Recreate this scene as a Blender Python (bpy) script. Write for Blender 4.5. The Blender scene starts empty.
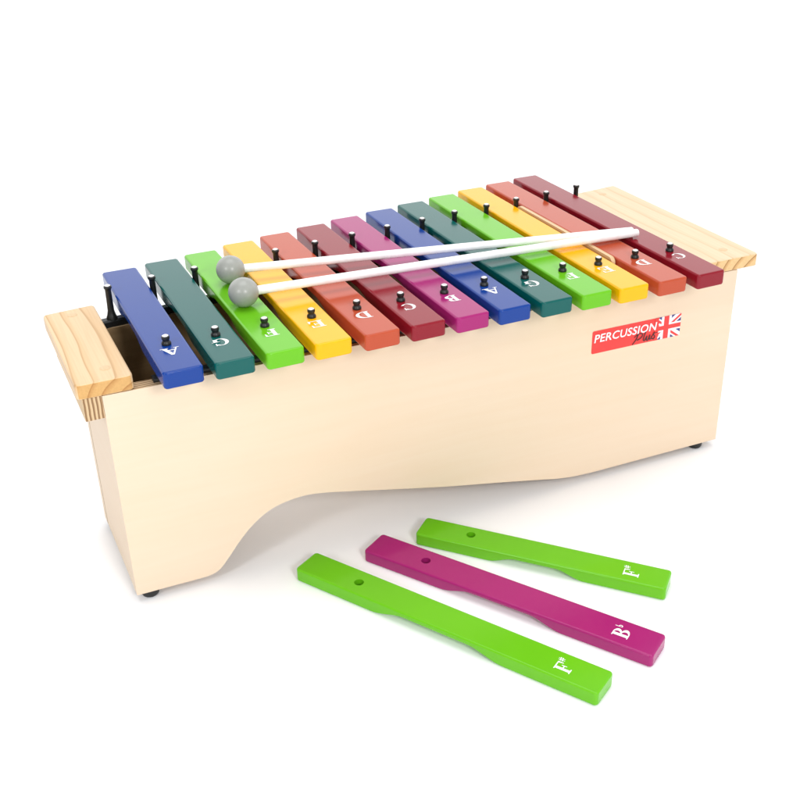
import bpy, bmesh, math, random
from mathutils import Vector, Matrix
random.seed(7)
S = bpy.context.scene
COL = S.collection
PI = math.pi

# ------------------------------------------------------------------ materials
def new_mat(name):
    m = bpy.data.materials.new(name); m.use_nodes = True
    nt = m.node_tree
    return m, nt, nt.nodes['Principled BSDF']

def inp(b, k, v):
    if k in b.inputs: b.inputs[k].default_value = v

def node(nt, typ, **kw):
    n = nt.nodes.new(typ)
    for k, v in kw.items(): setattr(n, k, v)
    return n

def ramp(nt, stops, interp='LINEAR'):
    n = node(nt, 'ShaderNodeValToRGB'); cr = n.color_ramp; cr.interpolation = interp
    while len(cr.elements) < len(stops): cr.elements.new(0.5)
    for e, (p, c) in zip(cr.elements, stops):
        e.position = p; e.color = (c[0], c[1], c[2], 1)
    return n

def paint(name, col, rough=0.17, coat=0.0):
    """glossy lacquer on wood: slightly uneven gloss, a faint orange-peel"""
    m, nt, b = new_mat(name)
    tc = node(nt, 'ShaderNodeTexCoord')
    n1 = node(nt, 'ShaderNodeTexNoise'); n1.inputs['Scale'].default_value = 35; n1.inputs['Detail'].default_value = 3
    nt.links.new(tc.outputs['Object'], n1.inputs['Vector'])
    c0 = tuple(x * 0.985 for x in col); c1 = tuple(min(1, x * 1.015) for x in col)
    r = ramp(nt, [(0.3, c0), (0.7, c1)]); nt.links.new(n1.outputs['Fac'], r.inputs['Fac'])
    nt.links.new(r.outputs['Color'], b.inputs['Base Color'])
    mr = node(nt, 'ShaderNodeMapRange'); mr.inputs['To Min'].default_value = rough - .03; mr.inputs['To Max'].default_value = rough + .04
    nt.links.new(n1.outputs['Fac'], mr.inputs['Value']); nt.links.new(mr.outputs['Result'], b.inputs['Roughness'])
    n2 = node(nt, 'ShaderNodeTexNoise'); n2.inputs['Scale'].default_value = 28; n2.inputs['Detail'].default_value = 1
    nt.links.new(tc.outputs['Object'], n2.inputs['Vector'])
    bp = node(nt, 'ShaderNodeBump'); bp.inputs['Strength'].default_value = .05; bp.inputs['Distance'].default_value = .0006
    nt.links.new(n2.outputs['Fac'], bp.inputs['Height']); nt.links.new(bp.outputs['Normal'], b.inputs['Normal'])
    inp(b, 'Coat Weight', coat); inp(b, 'IOR', 1.37)
    return m

def plain(name, col, rough=.5, metal=0.0):
    m, nt, b = new_mat(name)
    tc = node(nt, 'ShaderNodeTexCoord'); n1 = node(nt, 'ShaderNodeTexNoise')
    n1.inputs['Scale'].default_value = 120; n1.inputs['Detail'].default_value = 3
    nt.links.new(tc.outputs['Object'], n1.inputs['Vector'])
    r = ramp(nt, [(0.3, tuple(x * .93 for x in col)), (0.7, tuple(min(1, x * 1.06) for x in col))])
    nt.links.new(n1.outputs['Fac'], r.inputs['Fac']); nt.links.new(r.outputs['Color'], b.inputs['Base Color'])
    inp(b, 'Roughness', rough); inp(b, 'Metallic', metal)
    return m

def birch(name, light, dark):
    """pale veneer: long faint flecks and broad tone drift"""
    m, nt, b = new_mat(name)
    tc = node(nt, 'ShaderNodeTexCoord')
    mp = node(nt, 'ShaderNodeMapping'); mp.inputs['Scale'].default_value = (3.0, 3.0, 55)
    nt.links.new(tc.outputs['Object'], mp.inputs['Vector'])
    n1 = node(nt, 'ShaderNodeTexNoise'); n1.inputs['Scale'].default_value = 2.2; n1.inputs['Detail'].default_value = 6; n1.inputs['Distortion'].default_value = .6
    nt.links.new(mp.outputs['Vector'], n1.inputs['Vector'])
    mp2 = node(nt, 'ShaderNodeMapping'); mp2.inputs['Scale'].default_value = (4, 4, 9)
    nt.links.new(tc.outputs['Object'], mp2.inputs['Vector'])
    n2 = node(nt, 'ShaderNodeTexNoise'); n2.inputs['Scale'].default_value = 1.3; n2.inputs['Detail'].default_value = 2
    nt.links.new(mp2.outputs['Vector'], n2.inputs['Vector'])
    mx = node(nt, 'ShaderNodeMath', operation='ADD'); nt.links.new(n1.outputs['Fac'], mx.inputs[0]); nt.links.new(n2.outputs['Fac'], mx.inputs[1])
    h = node(nt, 'ShaderNodeMath', operation='MULTIPLY'); h.inputs[1].default_value = .5; nt.links.new(mx.outputs[0], h.inputs[0])
    r = ramp(nt, [(0.36, dark), (0.62, light)]); nt.links.new(h.outputs[0], r.inputs['Fac'])
    nt.links.new(r.outputs['Color'], b.inputs['Base Color'])
    inp(b, 'Roughness', .5)
    inp(b, 'Specular IOR Level', .3)
    return m

def pine(name, light, mid, dark, centre, scale, distort=2.2, seed=0.0):
    """growth rings round an axis that runs along the board: long lines on top, arcs on the end grain"""
    m, nt, b = new_mat(name)
    tc = node(nt, 'ShaderNodeTexCoord')
    mp = node(nt, 'ShaderNodeMapping'); mp.inputs['Location'].default_value = (-centre[0], seed, -centre[1]); mp.inputs['Scale'].default_value = (1, .30, 1)
    nt.links.new(tc.outputs['Object'], mp.inputs['Vector'])
    w = node(nt, 'ShaderNodeTexWave', wave_type='RINGS', rings_direction='Y', wave_profile='SAW')
    w.inputs['Scale'].default_value = scale; w.inputs['Distortion'].default_value = distort
    w.inputs['Detail'].default_value = 1.0; w.inputs['Detail Scale'].default_value = 1.1; w.inputs['Detail Roughness'].default_value = .5
    nt.links.new(mp.outputs['Vector'], w.inputs['Vector'])
    r = ramp(nt, [(0.0, light), (.55, light), (.86, mid), (.95, dark), (1.0, light)]); nt.links.new(w.outputs['Fac'], r.inputs['Fac'])
    mp2 = node(nt, 'ShaderNodeMapping'); mp2.inputs['Scale'].default_value = (500, 12, 500)
    nt.links.new(tc.outputs['Object'], mp2.inputs['Vector'])
    n2 = node(nt, 'ShaderNodeTexNoise'); n2.inputs['Scale'].default_value = 1.0; n2.inputs['Detail'].default_value = 3
    nt.links.new(mp2.outputs['Vector'], n2.inputs['Vector'])
    r2 = ramp(nt, [(0.35, (.9, .88, .84)), (0.6, (1, 1, 1))]); nt.links.new(n2.outputs['Fac'], r2.inputs['Fac'])
    mix = node(nt, 'ShaderNodeMix', data_type='RGBA', blend_type='MULTIPLY'); mix.inputs[0].default_value = .7
    nt.links.new(r.outputs['Color'], mix.inputs[6]); nt.links.new(r2.outputs['Color'], mix.inputs[7])
    nt.links.new(mix.outputs[2], b.inputs['Base Color'])
    inp(b, 'Roughness', .42); inp(b, 'Specular IOR Level', .4)
    return m

def ply(name, axis, period):
    """plywood edge: alternating layers stacked along one axis"""
    m, nt, b = new_mat(name)
    tc = node(nt, 'ShaderNodeTexCoord')
    sp = node(nt, 'ShaderNodeSeparateXYZ'); nt.links.new(tc.outputs['Object'], sp.inputs[0])
    nz = node(nt, 'ShaderNodeTexNoise'); nz.inputs['Scale'].default_value = 90; nt.links.new(tc.outputs['Object'], nz.inputs['Vector'])
    ms = node(nt, 'ShaderNodeMath', operation='MULTIPLY_ADD'); ms.inputs[1].default_value = .0012
    nt.links.new(nz.outputs['Fac'], ms.inputs[0]); nt.links.new(sp.outputs[axis], ms.inputs[2])
    dv = node(nt, 'ShaderNodeMath', operation='DIVIDE'); dv.inputs[1].default_value = period; nt.links.new(ms.outputs[0], dv.inputs[0])
    fr = node(nt, 'ShaderNodeMath', operation='FRACT'); nt.links.new(dv.outputs[0], fr.inputs[0])
    r = ramp(nt, [(0.0, (.62, .44, .25)), (.42, (.66, .48, .28)), (.5, (.24, .13, .055)), (.88, (.30, .17, .075)), (1.0, (.6, .42, .24))])
    nt.links.new(fr.outputs[0], r.inputs['Fac']); nt.links.new(r.outputs['Color'], b.inputs['Base Color'])
    inp(b, 'Roughness', .7)
    return m

PAINT = {
 'blue':    paint('blue_lacquer',    (.004, .044, .265)),
 'teal':    paint('teal_lacquer',    (.0002, .098, .088)),
 'green':   paint('green_lacquer',   (.135, .480, .008)),
 'yellow':  paint('yellow_lacquer',  (.900, .440, .000)),
 'orange':  paint('orange_red_lacquer', (.470, .072, .028)),
 'red':     paint('dark_red_lacquer',   (.250, .006, .017)),
 'magenta': paint('magenta_lacquer', (.350, .015, .148)),
}
M_white = plain('white_lettering', (.88, .88, .88), .45)
M_stick = plain('white_plastic', (.93, .93, .93), .45)
M_head = plain('grey_rubber', (.335, .345, .320), .33)
M_black = plain('black_rubber', (.010, .011, .011), .42)
M_nail = plain('nail_steel', (.80, .78, .77), .35, .3)
M_birch = birch('birch_veneer', (.780, .630, .475), (.770, .608, .445))
M_in = birch('shade_darkened_plywood', (.36, .24, .125), (.27, .17, .08))  # inside wood, darkened in colour to deepen the shade in the gaps
M_plyx = ply('plywood_edge_across', 0, .0034)
M_plyy = ply('plywood_edge_along', 1, .0034)
M_pineL = pine('pine_left', (.755, .54, .32), (.70, .465, .24), (.54, .32, .14), (.030, .200), 25, 3.2, .3)
M_pineR = pine('pine_right', (.785, .595, .39), (.76, .55, .34), (.69, .475, .26), (.075, .170), 20, 2.4, 1.7)
M_endL = pine('pine_left_end_grain', (.64, .37, .13), (.54, .28, .085), (.42, .19, .05), (.030, .200), 25, 3.2, .3)
M_endR = pine('pine_right_end_grain', (.76, .50, .24), (.58, .33, .12), (.28, .12, .03), (.075, .170), 26, 1.2, 1.7)
M_plug = pine('plug_wood', (.70, .50, .29), (.60, .40, .2), (.45, .27, .12), (.02, -.02), 60, 1.0, 3.0)
M_div = pine('divider_wood', (.74, .52, .30), (.66, .43, .22), (.5, .28, .1), (.05, -.1), 60, 1.0, 5.0)
M_sred = plain('sticker_red', (.80, .035, .030), .35)
M_swhite = plain('sticker_white', (.85, .82, .84), .35)
M_sblue = plain('sticker_blue', (.035, .035, .20), .35)
M_sblack = plain('sticker_black', (.012, .008, .010), .35)
M_ground, _nt, _b = new_mat('white_paper')
_tc = node(_nt, 'ShaderNodeTexCoord'); _n = node(_nt, 'ShaderNodeTexNoise'); _n.inputs['Scale'].default_value = 1.5
_nt.links.new(_tc.outputs['Object'], _n.inputs['Vector'])
_r = ramp(_nt, [(0.3, (.935, .945, .965)), (0.7, (.945, .955, .975))]); _nt.links.new(_n.outputs['Fac'], _r.inputs['Fac'])
_nt.links.new(_r.outputs['Color'], _b.inputs['Base Color']); inp(_b, 'Roughness', .9); inp(_b, 'Specular IOR Level', .15)

# ------------------------------------------------------------------ helpers
def link(name, bm, mats, parent=None, smooth=True, angle=35, loc=None, rotz=0.0, wn=False):
    bm.normal_update()
    me = bpy.data.meshes.new(name); bm.to_mesh(me); bm.free()
    for m in (mats if isinstance(mats, (list, tuple)) else [mats]): me.materials.append(m)
    if smooth:
        me.polygons.foreach_set('use_smooth', [True] * len(me.polygons))
        me.set_sharp_from_angle(angle=math.radians(angle))
    o = bpy.data.objects.new(name, me); COL.objects.link(o)
    if loc is not None: o.location = loc
    o.rotation_euler = (0, 0, rotz)
    if parent: o.parent = parent
    if wn:
        md = o.modifiers.new('weighted', 'WEIGHTED_NORMAL'); md.keep_sharp = True; md.weight = 100
    return o

def thing(name, label, cat, loc=(0, 0, 0), rotz=0.0, group=None):
    o = bpy.data.objects.new(name, None); COL.objects.link(o); o.empty_display_size = .02
    o.location = loc; o.rotation_euler = (0, 0, rotz)
    return tag(o, label, cat, group)

def tag(o, label, cat, group=None):
    o['label'] = label; o['category'] = cat
    if group: o['group'] = group
    return o

def add_box(bm, x0, x1, y0, y1, z0, z1):
    vs = [bm.verts.new((x, y, z)) for x in (x0, x1) for y in (y0, y1) for z in (z0, z1)]
    for f in ((0, 1, 3, 2), (4, 6, 7, 5), (0, 4, 5, 1), (2, 3, 7, 6), (0, 2, 6, 4), (1, 5, 7, 3)):
        bm.faces.new([vs[i] for i in f])
    bmesh.ops.recalc_face_normals(bm, faces=bm.faces)

def bevel_all(bm, w, seg=3):
    bmesh.ops.bevel(bm, geom=bm.edges[:], offset=w, segments=seg, profile=.5, affect='EDGES')

def lathe(profile, n=28):
    """profile = [(r, z)...] from bottom to top, closed with caps"""
    bm = bmesh.new(); rings = []
    for r, z in profile:
        rings.append([bm.verts.new((r * math.cos(2 * PI * k / n), r * math.sin(2 * PI * k / n), z)) for k in range(n)])
    for a, b in zip(rings, rings[1:]):
        for k in range(n):
            bm.faces.new((a[k], a[(k + 1) % n], b[(k + 1) % n], b[k]))
    bm.faces.new(rings[0][::-1]); bm.faces.new(rings[-1])
    return bm

def catmull(pts, n=6):
    out = []
    P = [pts[0]] + list(pts) + [pts[-1]]
    for i in range(1, len(P) - 2):
        p0, p1, p2, p3 = [Vector(p) for p in P[i - 1:i + 3]]
        for k in range(n):
            t = k / n
            out.append(.5 * ((2 * p1) + (p2 - p0) * t + (2 * p0 - 5 * p1 + 4 * p2 - p3) * t * t + (3 * p1 - p0 - 3 * p2 + p3) * t ** 3))
    out.append(Vector(pts[-1]))
    return out

# ------------------------------------------------------------------ bar mesh
def smooth01(t):
    t = max(0, min(1, t)); return t * t * (3 - 2 * t)

def bar_bm(L, w, th, a0, a1, depth, run):
    """a wooden bar along local Y (0..L) resting on z=0, hollowed underneath between a0 and a1"""
    bm = bmesh.new()
    re, rc = .0036, .0020
    st = [re * (1 - math.cos(k / 7 * PI / 2)) for k in range(8)]
    mids = [re + (L - 2 * re) * k / 90 for k in range(1, 90)]
    ys = st + mids + [L - s for s in st[::-1]]
    rings = []
    for y in ys:
        d = min(y, L - y)
        ins = 0 if d >= re else re - math.sqrt(max(0, re * re - (re - d) ** 2))
        hw = w / 2 - ins
        zi = 0 if d >= re * .6 else .6 * re - math.sqrt(max(0, (.6 * re) ** 2 - (.6 * re - d) ** 2))
        zb = 0.0
        if a0 < y < a1:
            zb = depth * smooth01((y - a0) / run) * smooth01((a1 - y) / run)
        z0, z1 = zb + zi * .6, th - zi * .6
        ring = []
        for cx, cz, s in ((hw - rc, z1 - rc, 0), (-hw + rc, z1 - rc, 1), (-hw + rc, z0 + rc, 2), (hw - rc, z0 + rc, 3)):
            for k in range(6):
                a = s * PI / 2 + k / 5 * PI / 2
                ring.append(bm.verts.new((cx + rc * math.cos(a), y, cz + rc * math.sin(a))))
        rings.append(ring)
    n = len(rings[0])
    for a, b in zip(rings, rings[1:]):
        for k in range(n):
            bm.faces.new((a[k], b[k], b[(k + 1) % n], a[(k + 1) % n]))
    bm.faces.new(rings[0]); bm.faces.new(rings[-1][::-1])
    bmesh.ops.recalc_face_normals(bm, faces=bm.faces)
    return bm

def drill(o, x, y, r, z1):
    """cut a round hole through a bar"""
    bm = lathe([(r, -.01), (r, z1 + .01)], 32)
    c = link('cutter', bm, PAINT['green'], smooth=False, loc=(x, y, 0))
    md = o.modifiers.new('hole', 'BOOLEAN'); md.object = c; md.operation = 'DIFFERENCE'; md.solver = 'EXACT'
    keep = [m for m in o.modifiers if m.type == 'WEIGHTED_NORMAL']
    for m in keep: m.show_viewport = False
    loc, rot = o.location.copy(), o.rotation_euler.copy()
    o.location = (0, 0, 0); o.rotation_euler = (0, 0, 0)
    dg = bpy.context.evaluated_depsgraph_get(); dg.update()
    me = bpy.data.meshes.new_from_object(o.evaluated_get(dg))
    o.modifiers.remove(md); old = o.data; o.data = me; me.name = old.name; bpy.data.meshes.remove(old)
    for m in keep: m.show_viewport = True
    o.location, o.rotation_euler = loc, rot
    bpy.data.objects.remove(c, do_unlink=True)

# ------------------------------------------------------------------ serif letters
def quad(x0, y0, x1, y1): return [(x0, y0), (x1, y0), (x1, y1), (x0, y1)]
def ring_polys(cx, cy, rxo, ryo, rxi, ryi, a0, a1, n=16):
    out = []
    for k in range(n):
        p, q = [math.radians(a0 + (a1 - a0) * t / n) for t in (k, k + 1)]
        out.append([(cx + rxi * math.cos(p), cy + ryi * math.sin(p)), (cx + rxo * math.cos(p), cy + ryo * math.sin(p)),
                    (cx + rxo * math.cos(q), cy + ryo * math.sin(q)), (cx + rxi * math.cos(q), cy + ryi * math.sin(q))])
    return out
STEM = [quad(.10, 0, .34, 1)]
def letter(ch):
    if ch == 'A': return [[[(.06, 0), (.15, 0), (.53, 1), (.42, 1)]], [[(.40, 1), (.72, 0), (.98, 0), (.60, 1)]],
                          [quad(.26, .27, .72, .36)], [quad(-.04, 0, .28, .06)], [quad(.60, 0, 1.08, .06)]]
    if ch == 'B': return [STEM, [quad(0, .94, .36, 1)], [quad(0, 0, .36, .06)], ring_polys(.34, .745, .42, .255, .19, .19, -90, 90), ring_polys(.34, .27, .50, .27, .25, .205, -90, 90)]
    if ch == 'C': return [ring_polys(.5, .5, .48, .5, .25, .44, 42, 322, 26), [[(.78, .64), (.87, .64), (.87, 1), (.80, .96)]]]
    if ch == 'D': return [STEM, [quad(0, .94, .38, 1)], [quad(0, 0, .38, .06)], ring_polys(.36, .5, .62, .5, .37, .435, -90, 90, 20)]
    if ch == 'E': return [STEM, [quad(0, .93, .86, 1)], [quad(0, 0, .9, .07)], [quad(.3, .47, .62, .54)], [[(.80, .66), (.87, .66), (.87, 1), (.72, 1)]],
                          [[(.74, 0), (.92, 0), (.92, .36), (.85, .36)]], [quad(.56, .34, .63, .67)]]
    if ch == 'F': return [STEM, [quad(0, .93, .84, 1)], [quad(0, 0, .48, .07)], [quad(.3, .47, .60, .54)], [[(.78, .64), (.85, .64), (.85, 1), (.70, 1)]], [quad(.54, .34, .61, .67)]]
    if ch == 'G': return [ring_polys(.5, .5, .48, .5, .25, .44, 42, 318, 26), [[(.78, .66), (.87, .66), (.87, 1), (.80, .96)]], [quad(.66, .06, .90, .42)], [quad(.54, .40, 1.02, .46)]]
    if ch == '#': return [[quad(.22, -.02, .34, .96)], [quad(.62, .04, .74, 1.02)], [[(.02, .26), (.96, .36), (.96, .50), (.02, .40)]], [[(.02, .56), (.96, .66), (.96, .80), (.02, .70)]]]
    if ch == 'b': return [[quad(.12, 0, .28, 1.15)], ring_polys(.34, .30, .42, .32, .22, .20, -120, 130, 16)]

def letter_bm(items):
    """items = [(char, x, y, width, height)]; every stroke a hair higher than the one before so no two lie in one plane"""
    bm = bmesh.new(); k = 0
    for ch, x, y, w, h in items:
        for stroke in letter(ch):
            z = .00014 + .000012 * k; k += 1
            for poly in stroke:
                f = bm.faces.new([bm.verts.new((x + px * w, y + py * h, z)) for px, py in poly])
                f.normal_update()
                if f.normal.z < 0: f.normal_flip()
    return bm

# ------------------------------------------------------------------ the setting
bm = bmesh.new(); bmesh.ops.create_grid(bm, x_segments=8, y_segments=8, size=45)
g = link('ground', bm, M_ground, smooth=False); g['kind'] = 'structure'

# ------------------------------------------------------------------ xylophone box
H = .2179
yp = lambda x: -.1153 - .03164 * x         # front face of the front panel
yb = lambda x: .0285 + .1096 * x           # rear face of the back panel
TP = .014
BAR_Z = .2347; BAR_T = .0153; TOP = BAR_Z + BAR_T
box = thing('xylophone', 'large pale wooden box xylophone frame with black pegs, arched underside and red sticker', 'xylophone', (0, 0, 0))

prof = [(0, .0084), (.035, .0084), (.058, .0083), (.0705, .0092), (.0792, .0135), (.0891, .0248), (.1002, .0388), (.1131, .0521), (.1298, .0638),
        (.147, .0694), (.167, .0712), (.187, .0688), (.2176, .062), (.2651, .051), (.2869, .046), (.3204, .0386), (.3784, .0271), (.427, .0170),
        (.449, .0124), (.468, .0098), (.487, .0087), (.51, .0084), (.58, .0084), (.66, .0084)]
def panel(name, yf, t0, t1, inner):
    bm = bmesh.new(); pts = catmull([(x, z, 0) for x, z in prof], 5)
    fr, bk, frt, bkt = [], [], [], []
    for p in pts:
        x, z = p.x, p.y
        fr.append(bm.verts.new((x, yf(x) + t0, z))); bk.append(bm.verts.new((x, yf(x) + t1, z)))
        frt.append(bm.verts.new((x, yf(x) + t0, H))); bkt.append(bm.verts.new((x, yf(x) + t1, H)))
    for i in range(len(pts) - 1):
        a_ = bm.faces.new((fr[i], fr[i + 1], frt[i + 1], frt[i])); b_ = bm.faces.new((bk[i + 1], bk[i], bkt[i], bkt[i + 1]))
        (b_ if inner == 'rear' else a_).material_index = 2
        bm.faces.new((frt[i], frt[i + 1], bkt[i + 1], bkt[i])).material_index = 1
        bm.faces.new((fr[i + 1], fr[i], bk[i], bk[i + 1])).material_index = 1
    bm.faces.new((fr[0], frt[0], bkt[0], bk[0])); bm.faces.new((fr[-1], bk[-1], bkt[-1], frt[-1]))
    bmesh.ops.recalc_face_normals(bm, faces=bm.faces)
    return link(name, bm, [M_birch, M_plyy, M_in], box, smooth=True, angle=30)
front = panel('front_panel', yp, 0, TP, 'rear')
back = panel('back_panel', yb, -TP, 0, 'front')
def end_panel(x0, x1):
    bm = bmesh.new()
    ya0, ya1 = yp(x0) + TP + .0002, yp(x1) + TP + .0002
    yc0, yc1 = yb(x0) - TP - .0002, yb(x1) - TP - .0002
    vs = [bm.verts.new(p) for p in ((x0, ya0, .0086), (x1, ya1, .0086), (x1, yc1, .0086), (x0, yc0, .0086), (x0, ya0, H - .0003), (x1, ya1, H - .0003), (x1, yc1, H - .0003), (x0, yc0, H - .0003))]
    for f in ((0, 3, 2, 1), (4, 5, 6, 7), (0, 1, 5, 4), (1, 2, 6, 5), (2, 3, 7, 6), (3, 0, 4, 7)): bm.faces.new([vs[i] for i in f])
    return link('end_panel', bm, M_birch, box, smooth=False)
end_panel(.0002, .012); end_panel(.648, .6598)
bm = bmesh.new()                             # floor of the resonator chamber
vs = []
for z in (.0745, .0805):
    for x, y in ((.0125, yp(.0125) + TP + .0003), (.6475, yp(.6475) + TP + .0003), (.6475, yb(.6475) - TP - .0003), (.0125, yb(.0125) - TP - .0003)):
        vs.append(bm.verts.new((x, y, z)))
for f in ((0, 3, 2, 1), (4, 5, 6, 7), (0, 1, 5, 4), (1, 2, 6, 5), (2, 3, 7, 6), (3, 0, 4, 7)): bm.faces.new([vs[i] for i in f]).material_index = 1 if f == (0, 3, 2, 1) else 0  # underside given paler wood to lighten the shadow under the arch
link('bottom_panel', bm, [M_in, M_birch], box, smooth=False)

def board(x0, x1, fy0, fy1, by0, by1, mat, end, plugs):
    """end board: fy at x0/x1 on the front, by at the back, on top of the box"""
    bm = bmesh.new(); z0, z1 = H + .0006, .2325
    cx, cy = (x0 + x1) / 2, (fy0 + by0) / 2
    r = .005; out = []
    P = [Vector((x0, fy0)), Vector((x1, fy1)), Vector((x1, by1)), Vector((x0, by0))]
    for i in range(4):
        a, b, c = P[i - 1], P[i], P[(i + 1) % 4]
        u, v = (a - b).normalized() * r, (c - b).normalized() * r
        for k in range(6):
            t = k / 5
            out.append((b + u) * (1 - t) ** 2 + 2 * b * t * (1 - t) + (b + v) * t * t)
    lo = [bm.verts.new((p.x - cx, p.y - cy, z0)) for p in out]; hi = [bm.verts.new((p.x - cx, p.y - cy, z1)) for p in out]
    n = len(out)
    bm.faces.new(lo[::-1]); bm.faces.new(hi)
    for k in range(n): bm.faces.new((lo[k], lo[(k + 1) % n], hi[(k + 1) % n], hi[k]))
    bm.normal_update()
    es = [e for e in bm.edges if abs(e.verts[0].co.z - e.verts[1].co.z) < 1e-6]
    bmesh.ops.bevel(bm, geom=es, offset=.0016, segments=3, profile=.5, affect='EDGES')
    bm.normal_update()
    for f in bm.faces:
        if abs(f.normal.y) > .8: f.material_index = 1
    o = link('end_board', bm, [mat, end], box, smooth=True, angle=40, loc=(cx, cy, 0), wn=True)
    for px, py in plugs:
        b2 = lathe([(.0048, z1 - .006), (.0048, z1 + .0001), (.0044, z1 + .0002), (.002, z1 + .00025)], 32)
        link('screw_plug', b2, M_plug, o, loc=(px - cx, py - cy, 0))
    return o
board(-.0203, .0272, -.1163, -.1168, .0452, .0492, M_pineL, M_endL, [(.0044, .0329), (.0090, -.0936)])
board(.604, .6852, -.1358, -.1378, .124, .1330, M_pineR, M_endR, [(.6528, .1098), (.6586, -.1112)])
def support(x0, x1, y0, y1):
    bm = bmesh.new(); add_box(bm, x0, x1, y0, y1, .1972, H + .0003)
    return link('support_block', bm, M_plyx, box, smooth=False)
support(-.0163, -.0003, -.1149, .026)

# divider rising between the yellow and orange-red bars
bm = bmesh.new()
xd = .5105; y0, y1, z0, z1 = -.118, .072, .10, TOP + .0012
out = [(y1, z0), (y1, z1 - .006)]
out += [(y1 - .006 + .006 * math.cos(a), z1 - .006 + .006 * math.sin(a)) for a in [PI / 2 * k / 6 for k in range(1, 7)]]
out += [(y0 + .006 - .006 * math.sin(a), z1 - .006 + .006 * math.cos(a)) for a in [PI / 2 * k / 6 for k in range(0, 7)]]
out += [(y0, H + .0152), (y0 + .012, H + .0140), (y0 + .012, z0)]
A = [bm.verts.new((xd - .0022, y, z)) for y, z in out]; B = [bm.verts.new((xd + .0022, y, z)) for y, z in out]
bm.faces.new(A); bm.faces.new(B[::-1])
for k in range(len(out)): bm.faces.new((A[k], B[k], B[(k + 1) % len(out)], A[(k + 1) % len(out)]))
bmesh.ops.recalc_face_normals(bm, faces=bm.faces)
link('divider', bm, M_div, box, smooth=False)

# rubber strips on both rails
def strip(yf, off, w, x0, x1, z1):
    bm = bmesh.new(); N = 40; rows = []
    for i in range(N + 1):
        x = x0 + (x1 - x0) * i / N; y = yf(x) + off
        rows.append([bm.verts.new(p) for p in ((x, y - w / 2, H + .0003), (x, y + w / 2, H + .0003), (x, y + w / 2, z1 - .0015), (x, y + w / 2 - .0015, z1), (x, y - w / 2 + .0015, z1), (x, y - w / 2, z1 - .0015))])
    for a, b in zip(rows, rows[1:]):
        for k in range(6): bm.faces.new((a[k], b[k], b[(k + 1) % 6], a[(k + 1) % 6]))
    bm.faces.new(rows[0]); bm.faces.new(rows[-1][::-1]); bmesh.ops.recalc_face_normals(bm, faces=bm.faces)
    return link('rubber_strip', bm, M_black, box, smooth=False)
strip(yp, .0090, .0075, .044, .600, .2228)
strip(yb, -.0070, .0100, .0285, .603, .2250)

# pegs
PX = [.0602, .1025, .1457, .1888, .2321, .2757, .3186, .3617, .4043, .4473, .4886, .5318, .5753]
def peg(name, prof_, nail_r, ztop, loc):
    o = link(name, lathe([(r_, z_ - H) for r_, z_ in prof_], 24), M_black, box, loc=(loc[0], loc[1], H))
    o.rotation_euler = (random.uniform(-.022, .022), random.uniform(-.022, .022), 0)
    ztop -= H
    link('nail_head', lathe([(nail_r, ztop - .0008), (nail_r, ztop + .0003), (nail_r * .7, ztop + .0008), (nail_r * .2, ztop + .001)], 20), M_nail, o)
    return o
FP = [(.0055, H + .004), (.0055, BAR_Z - .0002), (.0034, BAR_Z), (.0034, TOP), (.0040, TOP + .0002), (.0042, TOP + .0012), (.0038, TOP + .0024), (.0029, TOP + .0036), (.0029, TOP + .0046),
      (.0034, TOP + .0054), (.0035, TOP + .0066), (.0033, TOP + .0078), (.0028, TOP + .0080)]
BP = [(.0052, H + .005), (.0050, H + .0085), (.0040, H + .011), (.0031, H + .015), (.0029, H + .022), (.0028, TOP + .0035), (.0031, TOP + .0048), (.0037, TOP + .0056), (.0037, TOP + .0072), (.0031, TOP + .0078), (.0027, TOP + .0080)]
for i, x in enumerate(PX):
    peg('bar_pin', FP, .0027, TOP + .0080, (x, yp(x) + .0080, 0))
for i in range(14):
    x = PX[0] - .0215 if i == 0 else (PX[12] + .0225 if i == 13 else (PX[i - 1] + PX[i]) / 2)
    peg('bar_post', BP, .0027, TOP + .0080, (x, yb(x) - .0070, 0))
for x, yf, s in ((.0135, yp, 1), (.638, yp, 1), (.0135, yb, -1), (.638, yb, -1)):
    link('rubber_foot', lathe([(.0058, 0), (.0074, .0008), (.0083, .0026), (.0086, .0050), (.0087, .0083)], 24), M_black, box, loc=(x, yf(x) + s * .0092, 0))

# sticker with lettering and flag, on the front panel
def clip(poly, u0, v0, u1, v1):
    def cut(pl, f, inter):
        o = []
        for i, p in enumerate(pl):
            q = pl[i - 1]
            if f(p):
                if not f(q): o.append(inter(q, p))
                o.append(p)
            elif f(q): o.append(inter(q, p))
        return o
    def ix(c): return lambda a, b: (c, a[1] + (b[1] - a[1]) * (c - a[0]) / (b[0] - a[0]))
    def iy(c): return lambda a, b: (a[0] + (b[0] - a[0]) * (c - a[1]) / (b[1] - a[1]), c)
    for f, n in ((lambda p: p[0] >= u0 - 1e-9, ix(u0)), (lambda p: p[0] <= u1 + 1e-9, ix(u1)), (lambda p: p[1] >= v0 - 1e-9, iy(v0)), (lambda p: p[1] <= v1 + 1e-9, iy(v1))):
        if poly: poly = cut(poly, f, n)
    return poly
SX0, SX1, SZ0, SZ1 = .4815, .5915, .1550, .1808
SW, SH = SX1 - SX0, SZ1 - SZ0
bm = bmesh.new()
def put(poly, layer, mi):
    if len(poly) < 3: return
    vs = []
    for u, v in poly:
        x = SX0 + u * SW; vs.append(bm.verts.new((x, yp(x) - .0002 - .00004 * layer, SZ0 + v * SH)))
    f = bm.faces.new(vs); f.material_index = mi; f.normal_update()
    if f.normal.y > 0: f.normal_flip()
put([(.012, 0), (1, 0), (1, 1), (.012, 1), (0, .95), (0, .05)], 0, 0)
k = SW / SH
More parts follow.
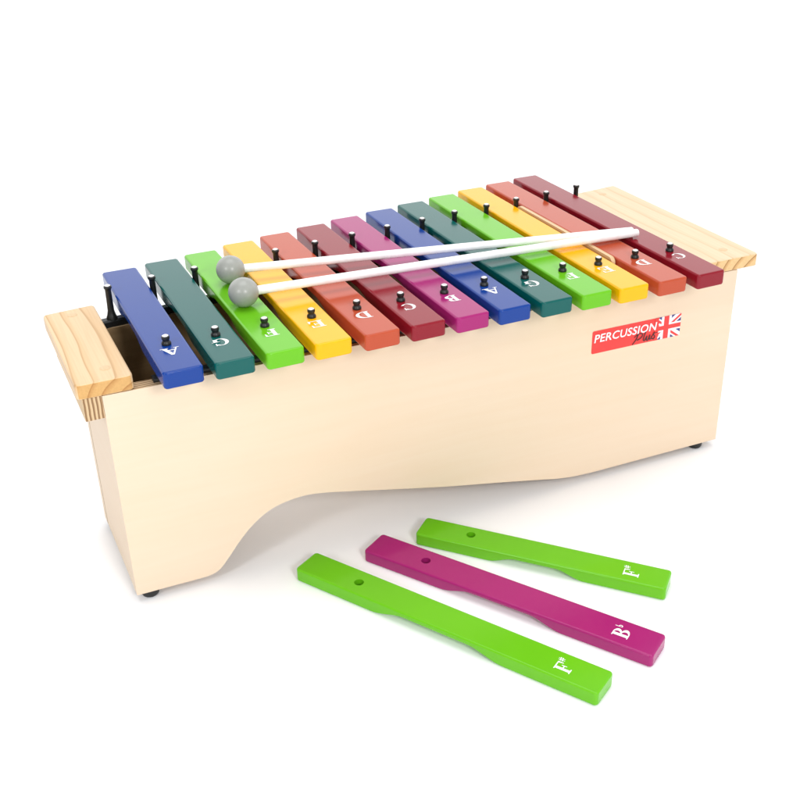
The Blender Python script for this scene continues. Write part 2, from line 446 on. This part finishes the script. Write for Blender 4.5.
def band(p, q, w):       # width measured in v units
    a, b = Vector((p[0] * k, p[1])), Vector((q[0] * k, q[1])); d = (b - a).normalized(); n = Vector((-d.y, d.x)) * w / 2
    return [((t.x) / k, t.y) for t in (a - n, b - n, b + n, a + n)]
CU, CV = .832, .5
for (u0, v0, u1, v1), far in (((CU, CV, 1, 1), (1.0, 1.02)), ((CU, 0, 1, CV), (1.0, -.02)), ((.735, CV, CU, 1), (.664, 1.02)), ((.735, 0, CU, CV), (.664, -.02))):
    put(clip(quad(u0, v0, u1, v1), u0, v0, u1, v1), 1, 2)
    put(clip(band((CU, CV), far, .30), u0, v0, u1, v1), 2, 1)
    off = .05 if far[0] > CU else -.05
    put(clip(band((CU, CV - off), (far[0], far[1] - off), .095), u0, v0, u1, v1), 3, 0)
put(quad(.775, 0, .889, 1)[:], 4, 1); put(quad(.735, .33, 1, .67), 5, 1)
put(quad(.803, 0, .861, 1), 6, 0); put(quad(.70, .405, 1, .595), 7, 0)
# torn left edge of the flag
for a in ([(.70, 0), (.745, 0), (.738, .10), (.752, .22), (.736, .30), (.748, .40), (.70, .40)], [(.70, 1), (.748, 1), (.737, .86), (.755, .78), (.74, .70), (.752, .60), (.70, .60)]):
    put(a, 8, 0)
# wording
cu = bpy.data.curves.new('wording', 'FONT'); cu.body = 'PERCUSSION'; cu.size = 1; cu.shear = .12; cu.offset = .018; cu.space_character = 1.04; cu.resolution_u = 3
to = bpy.data.objects.new('wording', cu); COL.objects.link(to)
dg = bpy.context.evaluated_depsgraph_get(); dg.update()
tm = bpy.data.meshes.new_from_object(to.evaluated_get(dg))
xs = [v.co.x for v in tm.vertices]; ys_ = [v.co.y for v in tm.vertices]
mx0, mx1, my0, my1 = min(xs), max(xs), min(ys_), max(ys_)
for p in tm.polygons:
    put([(.022 + (tm.vertices[i].co.x - mx0) / (mx1 - mx0) * .70, .475 + (tm.vertices[i].co.y - my0) / (my1 - my0) * .36) for i in p.vertices], 10, 1)
bpy.data.objects.remove(to, do_unlink=True)
# brush script word
def brush(pts, ws, layer):
    sm = catmull([(p[0], p[1], 0) for p in pts], 6); n = len(sm)
    for i in range(n - 1):
        w = ws[0] + (ws[1] - ws[0]) * i / n
        b_ = band((sm[i].x, sm[i].y), (sm[i + 1].x, sm[i + 1].y), w); put(b_, layer + .012 * i, 3)
brush([(.515, .44), (.495, .24), (.455, -.0 + .03)], (.06, .035), 11)                     # P stem
brush([(.47, .34), (.52, .46), (.565, .42), (.55, .27), (.505, .19)], (.035, .055), 12)      # P bowl
brush([(.60, .50), (.585, .32), (.578, .13), (.595, .10)], (.05, .04), 13)                 # l
brush([(.595, .10), (.617, .30), (.613, .12), (.632, .10), (.65, .33), (.645, .14), (.66, .12)], (.045, .045), 14)   # u
brush([(.66, .12), (.70, .40), (.69, .30), (.708, .20), (.695, .11), (.672, .13)], (.04, .05), 15)   # s
brush([(.665, .20), (.70, .34), (.735, .36)], (.03, .02), 16)
link('brand_sticker', bm, [M_sred, M_swhite, M_sblue, M_sblack], front, smooth=False)

# ------------------------------------------------------------------ the thirteen bars on the box
BARS = [[.0598, .0610, -.1622, .0834], [.1024, .1036, -.1652, .0888], [.1454, .1450, -.1670, .0944], [.1881, .1881, -.1689, .1044], [.2325, .2307, -.1717, .1120],
        [.2765, .2746, -.1730, .1199], [.3196, .3173, -.1755, .1275], [.3620, .3622, -.1779, .1338], [.4051, .4048, -.1812, .1408], [.4471, .4487, -.1845, .1484],
        [.4874, .4912, -.1877, .1562], [.5310, .5323, -.1903, .1616], [.5752, .5743, -.1930, .1680]]
NOTES = [('A', 'blue', 'blue bar marked A, shortest of the row, beside the left end board'),
         ('G', 'teal', 'teal green bar marked G, second in the row, beside the end blue bar'),
         ('F', 'green', 'bright green bar marked F with the grey mallet heads resting on it'),
         ('E', 'yellow', 'yellow bar marked E just right of the grey mallet heads'),
         ('D', 'orange', 'orange red bar marked D between the left yellow bar and a dark red one'),
         ('C', 'red', 'dark red bar marked C in mid row, beside the magenta bar'),
         ('B', 'magenta', 'magenta bar marked B mounted in the middle of the row on the box'),
         ('A', 'blue', 'blue bar marked A in mid row between magenta and teal bars'),
         ('G', 'teal', 'teal green bar marked G right of the mid row blue bar'),
         ('F', 'green', 'bright green bar marked F mounted on the box under the white sticks, right of teal'),
         ('E', 'yellow', 'yellow bar marked E beside the raised wooden divider'),
         ('D', 'orange', 'orange red bar marked D under the ends of the white mallet sticks'),
         ('C', 'red', 'long dark red bar marked C at the right end, beside the wide end board')]
for (xf, xb, yf, ybk), (ch, colr, lab) in zip(BARS, NOTES):
    L = ybk - yf; w = .0336
    o = link('xylophone_bar', bar_bm(L, w, BAR_T, L * .30, L * .70, .0062, L * .13), PAINT[colr], smooth=True, angle=50,
             loc=(xf, yf, BAR_Z), rotz=-math.atan2(xb - xf, L), wn=True)
    tag(o, lab, 'xylophone bar', 'tuned bars in the row on the box')
    pin = yp(xf) + .0080 - yf                    # pin position along the bar
    hw, hh = .0142, .0138
    bm = letter_bm([(ch, -hw / 2, -hh / 2, hw, hh)])
    bmesh.ops.rotate(bm, verts=bm.verts, matrix=Matrix.Rotation(PI, 3, 'Z'))
    link('note_letter', bm, M_white, o, smooth=False, loc=(-.0008 if ch != 'A' else 0, pin - .0152, BAR_T))

# ------------------------------------------------------------------ loose bars lying in front
def loose(x, y, a, L, w, th, hole, arch, items, colr, lab):
    e = Vector((math.cos(a), math.sin(a))); n = Vector((-e.y, e.x))
    p = Vector((x, y)) + n * (w / 2)
    o = link('xylophone_bar', bar_bm(L, w, th, arch[0], arch[1], .0078, arch[2]), PAINT[colr], smooth=True, angle=50, loc=(p.x, p.y, .0002), rotz=a - PI / 2, wn=True)
    drill(o, -(hole[1] - w / 2), hole[0], .0046, th)
    tag(o, lab, 'xylophone bar', 'loose spare bars on the white surface')
    bm = letter_bm(items)                        # letter tops point to the drilled end
    bmesh.ops.rotate(bm, verts=bm.verts, matrix=Matrix.Rotation(PI, 3, 'Z'))
    return o, bm
def loose_letter(o, bm, L, th, lx, ly):
    link('note_letter', bm, M_white, o, smooth=False, loc=(lx, ly, th))
o, bm = loose(.1415, -.1515, -1.0366, .3165, .0318, .0141, (.0641, .0152), (.088, .2265, .036), [('F', -.0055, -.0065, .0115, .0150), ('#', .0052, .0035, .0045, .0062)], 'green',
              'longest loose green bar marked F sharp, lying nearest the viewer')
loose_letter(o, bm, .3165, .0141, .0015, .2795)
o, bm = loose(.2110, -.1535, -1.0105, .2995, .0333, .0131, (.0613, .0169), (.087, .2135, .033), [('B', -.0062, -.0075, .0135, .0150), ('b', .0060, .0020, .0042, .0058)], 'magenta',
              'loose magenta bar marked B flat, lying between two green bars')
loose_letter(o, bm, .2995, .0131, .0012, .2645)
o, bm = loose(.2674, -.1521, -.8392, .2515, .0316, .0136, (.0529, .0178), (.0765, .1730, .028), [('F', -.0055, -.0065, .0115, .0150), ('#', .0052, .0035, .0045, .0062)], 'green',
              'shorter loose green bar marked F sharp, lying behind the loose magenta bar')
loose_letter(o, bm, .2515, .0136, .0020, .2170)

# ------------------------------------------------------------------ mallets
def mallet(h, t, R, lab):
    h, t = Vector(h), Vector(t)
    root = thing('mallet', lab, 'mallet', (h.x, h.y, TOP), 0, 'white mallets with grey heads laid across the bars')
    d = (t - h); L = d.length; M = d.to_track_quat('Z', 'Y').to_matrix()
    bm = bmesh.new(); bmesh.ops.create_uvsphere(bm, u_segments=48, v_segments=28, radius=R)
    bmesh.ops.rotate(bm, verts=bm.verts, matrix=M)
    link('mallet_head', bm, M_head, root, angle=80, loc=(0, 0, h.z - TOP))
    r = .0041
    bm = lathe([(r, R * .8), (r, R * .96), (r, L * .5), (r, L - .0015), (r * .9, L - .0005), (r * .6, L)], 28)
    bmesh.ops.rotate(bm, verts=bm.verts, matrix=M)
    link('mallet_stick', bm, M_stick, root, angle=40, loc=(0, 0, h.z - TOP))
mallet((.1496, -.0020, TOP + .0136), (.5690, -.0680, TOP + .0047), .0136, 'white stick mallet with grey ball head, lying behind the other mallet')
mallet((.1435, -.0615, TOP + .0137), (.5690, -.0771, TOP + .0056), .0137, 'white stick mallet with grey ball head, lying nearer the lettered bar ends')

# ------------------------------------------------------------------ light: white studio
ROOM, WALL, DIM = .64, 1.05, .42
W = bpy.data.worlds.new('World'); S.world = W; W.use_nodes = True
nt = W.node_tree; bg = nt.nodes['Background']; bg.inputs['Color'].default_value = (1, 1, 1, 1)
# an even white studio whose back wall, behind the table, is lit brighter than the ceiling and the side the photographer stands on
tc = node(nt, 'ShaderNodeTexCoord'); sp = node(nt, 'ShaderNodeSeparateXYZ'); nt.links.new(tc.outputs['Generated'], sp.inputs[0])
dt = node(nt, 'ShaderNodeVectorMath', operation='DOT_PRODUCT'); dt.inputs[1].default_value = (.46, .888, 0); nt.links.new(tc.outputs['Generated'], dt.inputs[0])
def srange(src, a, b_, lo, hi):
    m = node(nt, 'ShaderNodeMapRange', interpolation_type='SMOOTHSTEP')
    for k_, v_ in zip(('From Min', 'From Max', 'To Min', 'To Max'), (a, b_, lo, hi)): m.inputs[k_].default_value = v_
    nt.links.new(src, m.inputs['Value']); return m.outputs['Result']
wall = srange(dt.outputs['Value'], .1, .6, 0, 1); low = srange(sp.outputs['Z'], .50, .74, 1, 0)
mu = node(nt, 'ShaderNodeMath', operation='MULTIPLY'); nt.links.new(wall, mu.inputs[0]); nt.links.new(low, mu.inputs[1])
ma = node(nt, 'ShaderNodeMath', operation='MULTIPLY_ADD'); ma.inputs[1].default_value = WALL; ma.inputs[2].default_value = ROOM
nt.links.new(mu.outputs[0], ma.inputs[0])
side = srange(sp.outputs['X'], -.35, -.85, 0, DIM)                # left of the world dimmed, to shade the box's left end
su = node(nt, 'ShaderNodeMath', operation='SUBTRACT'); nt.links.new(ma.outputs[0], su.inputs[0]); nt.links.new(side, su.inputs[1])
nt.links.new(su.outputs[0], bg.inputs['Strength'])
def softbox(name, az, el, dist, size, power, tgt=(.30, -.1, .12)):
    l = bpy.data.lights.new(name, 'AREA'); l.shape = 'SQUARE'; l.size = size; l.energy = power; l.color = (1, 1, 1)
    o = bpy.data.objects.new(name, l); COL.objects.link(o)
    t = Vector(tgt); d = Vector((math.cos(el) * math.cos(az), math.cos(el) * math.sin(az), math.sin(el)))
    o.location = t + d * dist; o.rotation_euler = (-d).to_track_quat('-Z', 'Y').to_euler()
    return o
cam_az = math.atan2(-.958 + .1, -.1036 - .3)
softbox('softbox', cam_az - math.radians(34), math.radians(30), 2.2, .38, 11)
softbox('softbox', cam_az + math.radians(22), math.radians(30), 2.2, .38, 19)

lt = bpy.data.lights.new('overhead_fill', 'AREA'); lt.shape = 'SQUARE'; lt.size = 7; lt.energy = 500  # added fill lamp, keeps the far ground white
lo = bpy.data.objects.new('overhead_fill', lt); COL.objects.link(lo); lo.location = (.6, 1.0, 10)

# ------------------------------------------------------------------ camera
cd = bpy.data.cameras.new('Camera'); co = bpy.data.objects.new('Camera', cd); COL.objects.link(co)
cd.sensor_width = 36; cd.lens = 36 * 1082.704 / 800; cd.shift_x = -56.731 / 800; cd.clip_end = 500; cd.clip_start = .01
co.location = (-.10364, -.95802, .64543); co.rotation_euler = (PI / 2 - .49644, 0, -.4784)
S.camera = co
S.view_settings.view_transform = 'Standard'; S.view_settings.look = 'None'; S.view_settings.gamma = 1; S.view_settings.exposure = 0
S.render.film_transparent = False
S.cycles.max_bounces = 10; S.cycles.diffuse_bounces = 6
